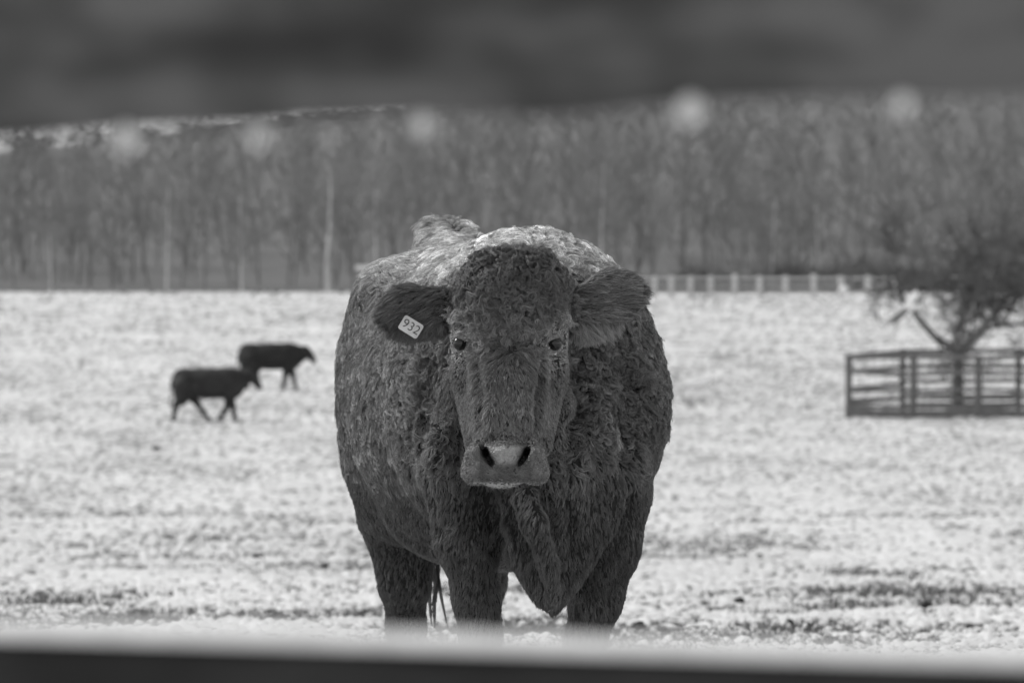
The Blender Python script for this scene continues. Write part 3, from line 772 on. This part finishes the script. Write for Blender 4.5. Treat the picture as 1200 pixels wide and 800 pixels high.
    line([(728, 400), (742, 470), (735, 540)], .035, -.022, .04, True)
    line([(432, 590), (470, 632), (505, 650)], .02, -.008, .03, True)
    line([(517, 470), (514, 540), (526, 600)], .022, .006, .03, False)
    line([(620, 580), (638, 640), (650, 698)], .018, .000, .02, False)
    line([(648, 560), (655, 610), (656, 660)], .014, .002, .02, False)
    # face: tear grooves beside the nose bridge, jaw line
    for s in (-1, 1):
        line([(597 + s * 40, 425), (597 + s * 33, 460), (595 + s * 30, 498)], .014, -.007, .02, True)
        line([(597 + s * 20, 430), (596 + s * 18, 470), (595 + s * 20, 505)], .012, .004, .02, False)
    V, Q = f.mesh(); V = smooth(V, Q, 1, .5)
    return V, Q
V, Q = build_cow(); N = vnormals(V, Q)
print('cow', len(V), len(Q))
def proj(P):
    """photograph pixel of points"""
    x, y, z = P[:, 0], P[:, 1], P[:, 2] - CZ
    fwd = y * math.cos(PITCH) - z * math.sin(PITCH); up = y * math.sin(PITCH) + z * math.cos(PITCH)
    return 600 + FPX * x / fwd, 400 - FPX * up / fwd
def ss(x, a, b):
    t = np.clip((x - a) / (b - a), 0, 1); return t * t * (3 - 2 * t)
def gball(P, c, r):
    c = np.asarray(c); return np.exp(-(((P - c) / r) ** 2).sum(1))
# regions of the animal, used for hide colour and coat
def regions(P):
    px, py = proj(P); d = P[:, 1]
    head = (1 - ss(d, 12.16 - .14 * ss(py, 440, 540), 12.24 - .14 * ss(py, 440, 540))) * (1 - ss(np.abs(px - 597), 72, 80)) * (1 - ss(py, 580, 590))
    ear = (1 - ss(d, 12.17, 12.2)) * ss(np.abs(px - 597), 70, 78) * (py < 402) * (d < 12.2)
    nz = (vnoise(px / 3, py / 3, 5) - .5); nose = (1 - ss(d + nz * .03, 11.82, 11.85)) * ss(py, 513 + 0.004 * (px - 592) ** 2, 519 + 0.004 * (px - 592) ** 2)
    return px, py, head, ear, nose
px, py, head, ear, nose = regions(V)
hide = np.full(len(V), .02)
# muzzle skin: grey wings, paler pad between the nostrils, pale lip rim
pad = np.exp(-((px - 592) / 22) ** 4 - ((py - 533) / 15) ** 4)
tri = np.exp(-((px - 592) / np.maximum(24 - .45 * (py - 520), 6)) ** 4) * ss(py, 520, 525) * (1 - ss(py, 538, 548))
def dab(cx, cy, rx, ry): return np.exp(-((px - cx) / rx) ** 2 - ((py - cy) / ry) ** 2)
skin = .075 + .30 * tri + .10 * dab(575, 553, 6, 5) + .12 * dab(612, 554, 6, 5) + .06 * dab(552, 552, 7, 7) + .05 * dab(632, 552, 6, 7) + .09 * (fbm(px / 3, py / 3, 3) - .4)
skin = skin * (.8 + .5 * (np.abs(px - 592) > 30))
low = ss(py, 563.5, 567) * (np.abs(px - 588) < 34)
skin = skin * (1 - low) + .5 * low
inn = np.zeros(len(V))
for s in (-1, 1):
    a_, b_ = np.array([593 + s * 29, 521]), np.array([593 + s * 17, 543]); u_ = np.clip(((px - a_[0]) * (b_ - a_)[0] + (py - a_[1]) * (b_ - a_)[1]) / ((b_ - a_) ** 2).sum(), 0, 1)
    dd_ = np.hypot(px - a_[0] - u_ * (b_ - a_)[0], py - a_[1] - u_ * (b_ - a_)[1]); inn = np.maximum(inn, (1 - ss(dd_, 2.6, 5)) * ss(V[:, 1], 11.672, 11.685))
skin = skin * (1 - inn) + .01 * inn
hide = hide * (1 - nose) + skin * nose
for ex, s in ((538.5, -1), (650.5, 1)):
    dd_ = np.linalg.norm(V - W(ex, 402.5, 11.953), axis=1); rg = 1 - ss(dd_, .022, .042); hide = hide * (1 - rg) + .22 * rg; rg = 1 - ss(dd_, .0175, .0205); hide = hide * (1 - rg) + .03 * rg
legs = ss(py, 640, 700)
hoofm = V[:, 2] < gz(V[:, 1]) + .075
hide = np.where(hoofm, .03, hide)
t = NT('hide', .75, .25); hv = t.attr('hide'); n1 = t.noise(90, 3); n2 = t.noise(230, 2)
t.color(t.math('MULTIPLY', hv, t.ramp(n1, [(.25, .65), (.7, 1.25)]))); t.bump(t.math('ADD', n1, n2), .5, .003)
tn = NT('muzzle_skin', .33, .5); hv = tn.attr('hide'); n1 = tn.noise(110, 3); vo = tn.n.new('ShaderNodeTexVoronoi'); vo.inputs['Scale'].default_value = 190; tn.l(tn.co, vo.inputs['Vector'])
sp_ = tn.noise(85, 2, .5); spots = tn.ramp(sp_, [(.66, 1), (.70, .2)])
tn.color(tn.math('MULTIPLY', tn.math('MULTIPLY', hv, tn.ramp(n1, [(.3, .75), (.7, 1.2)])), spots)); tn.bump(vo.outputs['Distance'], .8, .004)
mi = (nose[Q].mean(1) > .5).astype(int)
me = mesh_np('body', V, Q, [t.m, tn.m], True, mi); attr_point(me, 'hide', hide)
COW = thing('cow', 'large shaggy curly-coated cow with an ear tag facing the camera in the middle', 'cow', (float(A0[0]), 13.0, float(gz(13.))))
OFF = np.array(COW.location)
me.transform(Matrix.Translation(-Vector(OFF)))
link('body', me, COW)
# ---- eyes
te = NT('eye', .08, .6); te.b.inputs['Base Color'].default_value = (.008, .008, .008, 1)
def sphere_mesh(name, r, mat, seg=24, rings=16, sc3=(1, 1, 1)):
    V = []; F = []
    for i in range(rings + 1):
        a = math.pi * i / rings
        for k in range(seg):
            b = 2 * math.pi * k / seg; V.append((r * math.sin(a) * math.cos(b) * sc3[0], r * math.sin(a) * math.sin(b) * sc3[1], r * math.cos(a) * sc3[2]))
    for i in range(rings):
        for k in range(seg): F.append((i * seg + k, (i + 1) * seg + k, (i + 1) * seg + (k + 1) % seg, i * seg + (k + 1) % seg))
    return mesh_np(name, np.array(V), np.array(F), [mat], True)
eme = sphere_mesh('eye', .0178, te.m)
for px_ in (538.5, 650.5):
    p = W(px_, 402.5, 11.953) - OFF; link('eye', eme, COW, tuple(p))
# ---- ear tag with its number
tt = NT('tag_plastic', .5, .4); tnn = tt.noise(25, 4); tt.color(tt.ramp(tnn, [(.35, .5), (.6, .68)])); M['tag_ink'] = simple('tag_ink', .04, .08, 30)
def ear_tag():
    import bmesh
    bm = bmesh.new(); w_, h_ = .029, .0205; r = .006; pts = []
    for cx, cy, a0 in ((w_ - r, h_ - r, 0), (-w_ + r, h_ - r, 90), (-w_ + r, -h_ + r, 180), (w_ - r, -h_ + r, 270)):
        for k in range(5): a = math.radians(a0 + k * 22.5); pts.append((cx + r * math.cos(a), 0, cy + r * math.sin(a)))
    fr = bm.faces.new([bm.verts.new((p[0], -.0012, p[2])) for p in pts]); ex = bmesh.ops.extrude_face_region(bm, geom=[fr])
    bmesh.ops.translate(bm, vec=(0, .0024, 0), verts=[v for v in ex['geom'] if isinstance(v, bmesh.types.BMVert)])
    bmesh.ops.recalc_face_normals(bm, faces=bm.faces); me = bpy.data.meshes.new('ear_tag'); bm.to_mesh(me); bm.free(); me.materials.append(tt.m)
    p = W(481.5, 383, 12.062) - OFF
    o = link('ear_tag', me, COW, tuple(p), (math.radians(-8), math.radians(31), math.radians(-10)), label='pale ear tag numbered 932')
    cu = bpy.data.curves.new('number', 'FONT'); cu.body = '932'; cu.size = .034; cu.align_x = 'CENTER'; cu.align_y = 'CENTER'; cu.extrude = .0003; cu.offset = -.0004
    tmp = bpy.data.objects.new('tmp', cu); sc.collection.objects.link(tmp); dg = bpy.context.evaluated_depsgraph_get()
    nm = bpy.data.meshes.new_from_object(tmp.evaluated_get(dg)); bpy.data.objects.remove(tmp); nm.name = 'number'; nm.materials.clear(); nm.materials.append(M['tag_ink'])
    link('number', nm, o, (.001, -.0017, 0), (math.radians(90), 0, 0))
ear_tag()
# ---- coat
def quads_sample(n, wts):
    T = np.concatenate([Q[:, [0, 1, 2]], Q[:, [0, 2, 3]]]); a = V[T[:, 1]] - V[T[:, 0]]; b = V[T[:, 2]] - V[T[:, 0]]
    ar = np.linalg.norm(np.cross(a, b), axis=1) * .5 * wts[T].mean(1)
    c = np.cumsum(ar); k = np.searchsorted(c, R.random(n) * c[-1]); u = R.random(n); v = R.random(n); m = u + v > 1; u[m] = 1 - u[m]; v[m] = 1 - v[m]
    t = T[np.minimum(k, len(T) - 1)]
    P = V[t[:, 0]] * (1 - u - v)[:, None] + V[t[:, 1]] * u[:, None] + V[t[:, 2]] * v[:, None]
    NN = N[t[:, 0]] * (1 - u - v)[:, None] + N[t[:, 1]] * u[:, None] + N[t[:, 2]] * v[:, None]
    return P, NN / np.linalg.norm(NN, axis=1, keepdims=True)
def norm(a): return a / np.maximum(np.linalg.norm(a, axis=1, keepdims=True), 1e-9)
def coat_fields(P, NN):
    """flow direction, length, curl, lift and tone of the coat at points P"""
    n = len(P); px, py, head, ear, nose = regions(P)
    bt = (P[:, :2] - A0) @ EB; lat = (P[:, :2] - A0) @ ER; zr = P[:, 2] - CZ
    sgn = np.sign(lat)
    flow = np.zeros((n, 3)); back = np.array([EB[0], EB[1], 0])
    flow += back * .45 + np.array([0, 0, -1]) * 1.0
    topw = ss(zr, -.30, -.15)[:, None]
    out = np.stack([ER[0] * sgn, ER[1] * sgn, -0.2 * np.ones(n)], 1)
    flow = flow * (1 - topw) + (back * .8 + out * .7) * topw
    front = ss(-NN[:, 1], .4, .8)[:, None]
    flow = flow * (1 - front * .6) + np.stack([.25 * sgn, 0 * sgn, -np.ones(n)], 1) * front * .6
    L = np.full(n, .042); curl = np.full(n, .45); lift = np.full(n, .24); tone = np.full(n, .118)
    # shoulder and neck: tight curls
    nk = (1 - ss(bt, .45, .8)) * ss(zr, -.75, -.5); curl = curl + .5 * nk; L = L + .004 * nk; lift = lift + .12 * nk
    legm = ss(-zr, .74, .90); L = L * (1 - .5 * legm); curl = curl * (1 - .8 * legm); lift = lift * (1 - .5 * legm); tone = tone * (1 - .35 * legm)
    bk = ss(zr, -.27, -.15); tone = tone * (1 + 2.6 * bk); curl = curl * (1 - .55 * bk) + .3 * bk * nk  # paler tone along the back paints in the light from above
    fl_ = ss(py, 535, 585) * (1 - ss(P[:, 1], 12.55, 12.8)); L = L * (1 - fl_) + .022 * fl_; curl = curl * (1 - .75 * fl_); lift = lift * (1 - .4 * fl_)
    # patches of colour over the barrel
    pn = fbm(lat / .15 + 7, bt / .15 + zr / .2, 5, 3); tone = tone * (.6 + .8 * pn)
    # head: whorl between and a little below the eyes, hair runs away from it
    wp = W(600, 412, 11.9); rel = np.stack([P[:, 0] - wp[0], np.zeros(n), P[:, 2] - wp[2]], 1)
    hf = norm(rel + 1e-6); up_ = (py < 405)
    hf[:, 0] *= .6; hf = norm(hf)
    down = np.stack([(P[:, 0] - wp[0]) * 3.0, -.0 * P[:, 0], -np.ones(n)], 1); hf = np.where((py > 440)[:, None], norm(down), hf)
    poll = ss(-py, -350, -315)[:, None]; hf = hf * (1 - poll) + np.stack([(P[:, 0] - wp[0]) * 5, -np.ones(n) * .8, -np.ones(n) * .6], 1) * poll
    h = head[:, None]; flow = flow * (1 - h) + hf * h
    fore = head * (1 - ss(py, 395, 440))
    side = ss(np.abs(px - 597), 42, 56) * head * ss(py, 378, 392)
    Lh = .024 + .033 * (1 - ss(py, 370, 430)); Lh = Lh * (1 - .7 * ss(py, 490, 515)) + .0; Lh = Lh * (1 - .55 * side)
    L = L * (1 - head) + Lh * head
    curl = curl * (1 - head) + head * (1.5 * (1 - ss(py, 385, 425)) + .10) * (1 - side)
    lift = lift * (1 - head) + head * (.13 + .42 * (1 - ss(py, 350, 400))) * (1 - .5 * side)
    th = .108 - .045 * (1 - ss(py, 320, 390)) + .05 * ss(py, 430, 490)
    for ex, ey in ((538, 402), (651, 402)):
        g = np.exp(-((px - ex) / 17) ** 2 - ((py - ey - 4) / 24) ** 2) * (1 - ss(P[:, 1], 12.08, 12.14)); th = th + .42 * g; L = L * (1 - .55 * g * head)
        g2 = np.exp(-(((px - ex) / 14) ** 2 + ((py - ey) / 12) ** 2) ** 2) * head; L = L * (1 - .75 * g2); curl = curl * (1 - g2); lift = lift * (1 - g2)
    tone = tone * (1 - .22 * ss(lat, .05, .25) * (1 - bk)); tone = tone * (1 - head) + th * head  # right side toned darker, painting in shade away from the left light
    # ears: dark long hair running to the tip, falling from the rim
    es = np.sign(px - 597); ef = np.stack([es * 1.0, -.1 * np.ones(n), -.55 * np.ones(n) + .5 * (es > 0)], 1)
    rim = ss(py, 372, 388) ; ef[:, 2] -= rim * 1.0
    e = ear[:, None]; flow = flow * (1 - e) + ef * e
    L = L * (1 - ear) + .040 * ear; curl = curl * (1 - ear) + .04 * ear; lift = lift * (1 - ear) + .12 * ear
    tone = tone * (1 - ear) + (.10 + .06 * (px > 640) + .35 * ss(py, 384, 398) * (px > 600)) * ear
    L = L * (1 - .72 * nose); curl = curl * (1 - nose); lift = lift * (1 - .3 * nose); tone = tone * (1 - nose) + .2 * nose
    # tail head tuft
    tf = gball(P, BP(1.80, -0.005, -.08), .07); L = L + .03 * tf; lift = lift + .9 * tf; curl = curl + .5 * tf
    flow = flow - NN * (flow * NN).sum(1, keepdims=True); flow = norm(flow + 1e-5)
    return flow, L, curl, lift, tone
pxn, pyn = proj(V); rimn = np.clip(ss(np.abs(pxn - 592), 34, 46) * .5 + ss(pyn, 556, 566) * .3 + (1 - ss(pyn, 517, 524)) * .6, 0, .7); wv = 1 - nose * (1 - rimn); wv = np.where(hoofm, 0, wv); 
eyec = np.zeros(len(V), bool)
for ex in (538.5, 650.5): eyec |= np.linalg.norm(V - W(ex, 402.5, 11.953), axis=1) < .017
wv = np.where(eyec, 0, wv); legd = ss(py, 600, 680); wv = wv * (1 + .9 * legd)
hidden = ss(V[:, 1], 12.9, 14.6) * .45; wv = wv * (1 - hidden)
wv = wv * (1 + 2.2 * np.clip(head, 0, 1) + 1.6 * ear)
eyering = np.zeros(len(V))
for ex in (538.5, 650.5): eyering = np.maximum(eyering, 1 - ss(np.linalg.norm(V - W(ex, 402.5, 11.953), axis=1), .021, .036))
wv = wv * (1 - .93 * eyering)
def fore_(P):
    px, py, head, ear, nose = regions(P); return head * (1 - ss(py, 395, 430))
def make_hair(nclump, per, npt=8, wts=None, Lm=1., cm=1., ladd=0., rm=1., cv=.66, tm=1., short=0.):
    P, NN = quads_sample(nclump, wv if wts is None else wts)
    fl, L, cu, li, to = coat_fields(P, NN); L = L * Lm; cu = cu * cm; li = li + ladd; to = to * tm; L = L * (1 - short * np.clip(fore_(P), 0, 1))
    B = np.cross(NN, fl)
    L = L * R.uniform(.65, 1.25, nclump); 
    th0 = R.normal(0, .22, nclump) * np.clip(.35 + cu, 0, 1)
    # neighbours curl alike: sign of the curl from a noise over the hide
    px, py = proj(P)
    sgn = np.clip((vnoise(px / 11, py / 11, 77) - .5) * 6, -1, 1) + R.normal(0, .25, nclump)
    th0 = th0 + (vnoise(px / 13, py / 13, 41) - .5) * 2.2 * np.clip(cu, 0.15, 1) + (vnoise(px / 5, py / 5, 43) - .5) * 1.0 * np.clip(cu, 0.1, 1); ph = vnoise(px / 10, py / 10, 91) * 12 + R.normal(0, .4, nclump)
    kap = sgn * cu * R.uniform(1.4, 2.6, nclump)              # total turn over the length
    s = np.linspace(0, 1, npt)
    pos = np.zeros((nclump, npt, 3)); pos[:, 0] = P
    for i in range(1, npt):
        u = (i - .5) / (npt - 1)
        wav = np.sin(u * 8.5 + ph) * .95 * np.clip(cu, 0, 1)
        ang = th0 + kap * u * (0.5 + u) + wav
        ps = li * (1.5 - 2.1 * u) 
        dr = (fl * np.cos(ang)[:, None] + B * np.sin(ang)[:, None]) * np.cos(ps)[:, None] + NN * np.sin(ps)[:, None]
        pos[:, i] = pos[:, i - 1] + dr * (L / (npt - 1))[:, None]
    # hairs in each lock
    n = nclump * per; gi = np.repeat(np.arange(nclump), per)
    a = R.random(n) * 6.283; rad = np.sqrt(R.random(n)) * np.repeat(np.clip(L * .14, .0015, .0055), per) * rm
    off = fl[gi] * (np.cos(a) * rad)[:, None] * 1.2 + B[gi] * (np.sin(a) * rad)[:, None]
    conv = 1 - cv * np.sin(np.clip(s * 1.15, 0, 1) * math.pi / 2)
    lens = R.uniform(.75, 1.08, n)
    g = pos[gi]; g0 = g[:, :1]
    out = g0 + (g - g0) * lens[:, None, None] + off[:, None, :] * conv[None, :, None]
    jit = np.cumsum(R.normal(0, .0007, (n, npt, 3)), 1); out = out + jit * 1.0
    # push roots slightly into the skin
    out[:, 0] -= NN[gi] * .002
    hf_ = fl[:, 0] * 0 + regions(P)[2] * ss(py, 415, 440); to = to * (.55 + .45 * hf_ + (.9 - .8 * hf_) * vnoise(px / 6, py / 6, 19)) * np.where((R.random(nclump) < .14) & (P[:, 1] > 12.22), 1.5, 1.)  # a scatter of locks toned paler as painted highlights
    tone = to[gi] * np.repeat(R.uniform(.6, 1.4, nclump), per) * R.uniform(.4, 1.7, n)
    return out, tone
def hair_object(name, P, tone, r0, r1, mat, parent, off, **props):
    n, k, _ = P.shape; cv = bpy.data.hair_curves.new(name); cv.add_curves([k] * n)
    cv.attributes['position'].data.foreach_set('vector', np.ascontiguousarray((P - off).reshape(-1), np.float32))
    ra = cv.attributes.get('radius') or cv.attributes.new('radius', 'FLOAT', 'POINT')
    s = np.linspace(0, 1, k); rr = r0 * (1 - s ** 2.2) + r1 * s ** 2.2
    ra.data.foreach_set('value', np.tile(rr, n).astype(np.float32))
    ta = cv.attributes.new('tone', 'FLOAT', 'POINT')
    ta.data.foreach_set('value', (tone[:, None] * (0.30 + 1.05 * s ** .8)[None]).ravel().astype(np.float32))  # bleached tips; darker roots also paint in the shade between locks
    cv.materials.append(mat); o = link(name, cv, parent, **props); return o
th_ = NT('coat_hair', .30, .9); tv = th_.attr('tone')
comb = th_.n.new('ShaderNodeCombineColor'); [th_.l(tv, comb.inputs[i]) for i in range(3)]; th_.l(comb.outputs[0], th_.b.inputs['Base Color'])
sc.cycles_curves.shape = 'RIBBONS' if hasattr(sc, 'cycles_curves') else None
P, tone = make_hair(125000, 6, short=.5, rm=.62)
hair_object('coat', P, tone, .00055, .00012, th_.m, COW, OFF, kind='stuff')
vx, vy = proj(V); hd = regions(V)[2]
# ringlets on the poll and forehead
wf = hd * (1 - ss(vy, 385, 425)) * (1 - ss(np.abs(vx - 599), 62, 70)) * wv
for ex in (538.5, 650.5): wf = wf * ss(np.hypot(vx - ex, vy - 400), 16, 24)
P, tone = make_hair(3300, 22, 14, wf, 1.2, 1.05, .2, .7, .78, 1.15)
hair_object('forelock', P, tone, .0006, .0002, th_.m, COW, OFF, kind='stuff')
# longer curls over neck and shoulders, wavy wet locks on the flanks
bt_ = (V[:, :2] - A0) @ EB; wn = (1 - ss(bt_, .55, .85)) * ss(V[:, 2] - CZ, -.66, -.5) * (1 - hd) * (V[:, 1] > 12.2) * wv
P, tone = make_hair(8000, 18, 12, wn, 1.35, 1.15, .10, .75, .78, 1.2)
hair_object('neck_curls', P, tone, .0006, .0002, th_.m, COW, OFF, kind='stuff')
wl = ss(bt_, .45, .7) * ss(V[:, 2] - CZ, -.85, -.7) * (1 - hd) * wv
P, tone = make_hair(9000, 15, 10, wl, 1.2, 1.2, .05, .65, .74, 1.1)
hair_object('flank_locks', P, tone, .0006, .0002, th_.m, COW, OFF, kind='stuff')
er_ = regions(V)[3]
we = er_ * ss(vy, 374, 392) * (V[:, 1] < 12.16) * (1 + 1.5 * (vx > 640))
def fringe():
    n = 1100; P, NN = quads_sample(n, np.maximum(we, 1e-9)); k = 8; s_ = np.linspace(0, 1, k); L = R.uniform(.014, .040, n) * np.where(P[:, 0] > .1, 1.15, .8); per = 8
    P = np.repeat(P, per, 0) + R.normal(0, .0022, (n * per, 3)); L = np.repeat(L, per) * R.uniform(.8, 1.1, n * per); sx = np.sign(P[:, 0]); m = n * per
    sw = np.repeat(R.normal(0, .45, n), per) + R.normal(0, .12, n * per)
    H = P[:, None, :] + np.stack([(sx * .30 + sw)[:, None] * s_ * L[:, None], -.35 * np.sin(s_ * 2.2)[None] * L[:, None] * .6, -s_[None] ** 1.2 * L[:, None]], -1)
    hair_object('ear_fringe', H, np.where(sx > 0, .26, .13) * R.uniform(.5, 1.4, m), .0006, .0002, th_.m, COW, OFF, kind='stuff')
fringe()
# ---- tail switch hanging beside the hind leg
def tail():
    f = Field(np.arange(-.5, .1, .012), np.arange(13.9, 14.6, .015), np.arange(.35, 1.5, .015))
    pts = [BP(1.74, .02, -.14), BP(1.90, .02, -.22), BP(1.96, .03, -.45), W(508, 610, 14.42)]
    pts = [np.array(p) for p in pts]; f.chain(pts, [.045, .04, .028, .02], .03)
    V, Q = f.mesh(); link('tail', mesh_np('tail', smooth(V, Q, 1) - OFF, Q, [t.m], True), COW)
    n = 260; k = 9; base = W(508, 600, 14.42); s = np.linspace(0, 1, k); H = np.zeros((n, k, 3))
    end = W(508, 735, 14.42); dz = base[2] - end[2]
    lock = R.integers(0, 6, n); lx = R.normal(0, .016, 6); ly = R.normal(0, .014, 6); ll = R.uniform(.75, 1.05, 6)
    for i in range(k):
        H[:, i, 0] = base[0] + lx[lock] * s[i] ** .6 + R.normal(0, .0035, n) * (1 - .6 * s[i]) + .01 * np.sin(s[i] * 5 + lock)
        H[:, i, 1] = base[1] + ly[lock] * s[i]
        H[:, i, 2] = base[2] - dz * s[i] * ll[lock]
    hair_object('tail_switch', H, np.full(n, .02), .002, .0006, th_.m, COW, OFF, kind='stuff')
tail()
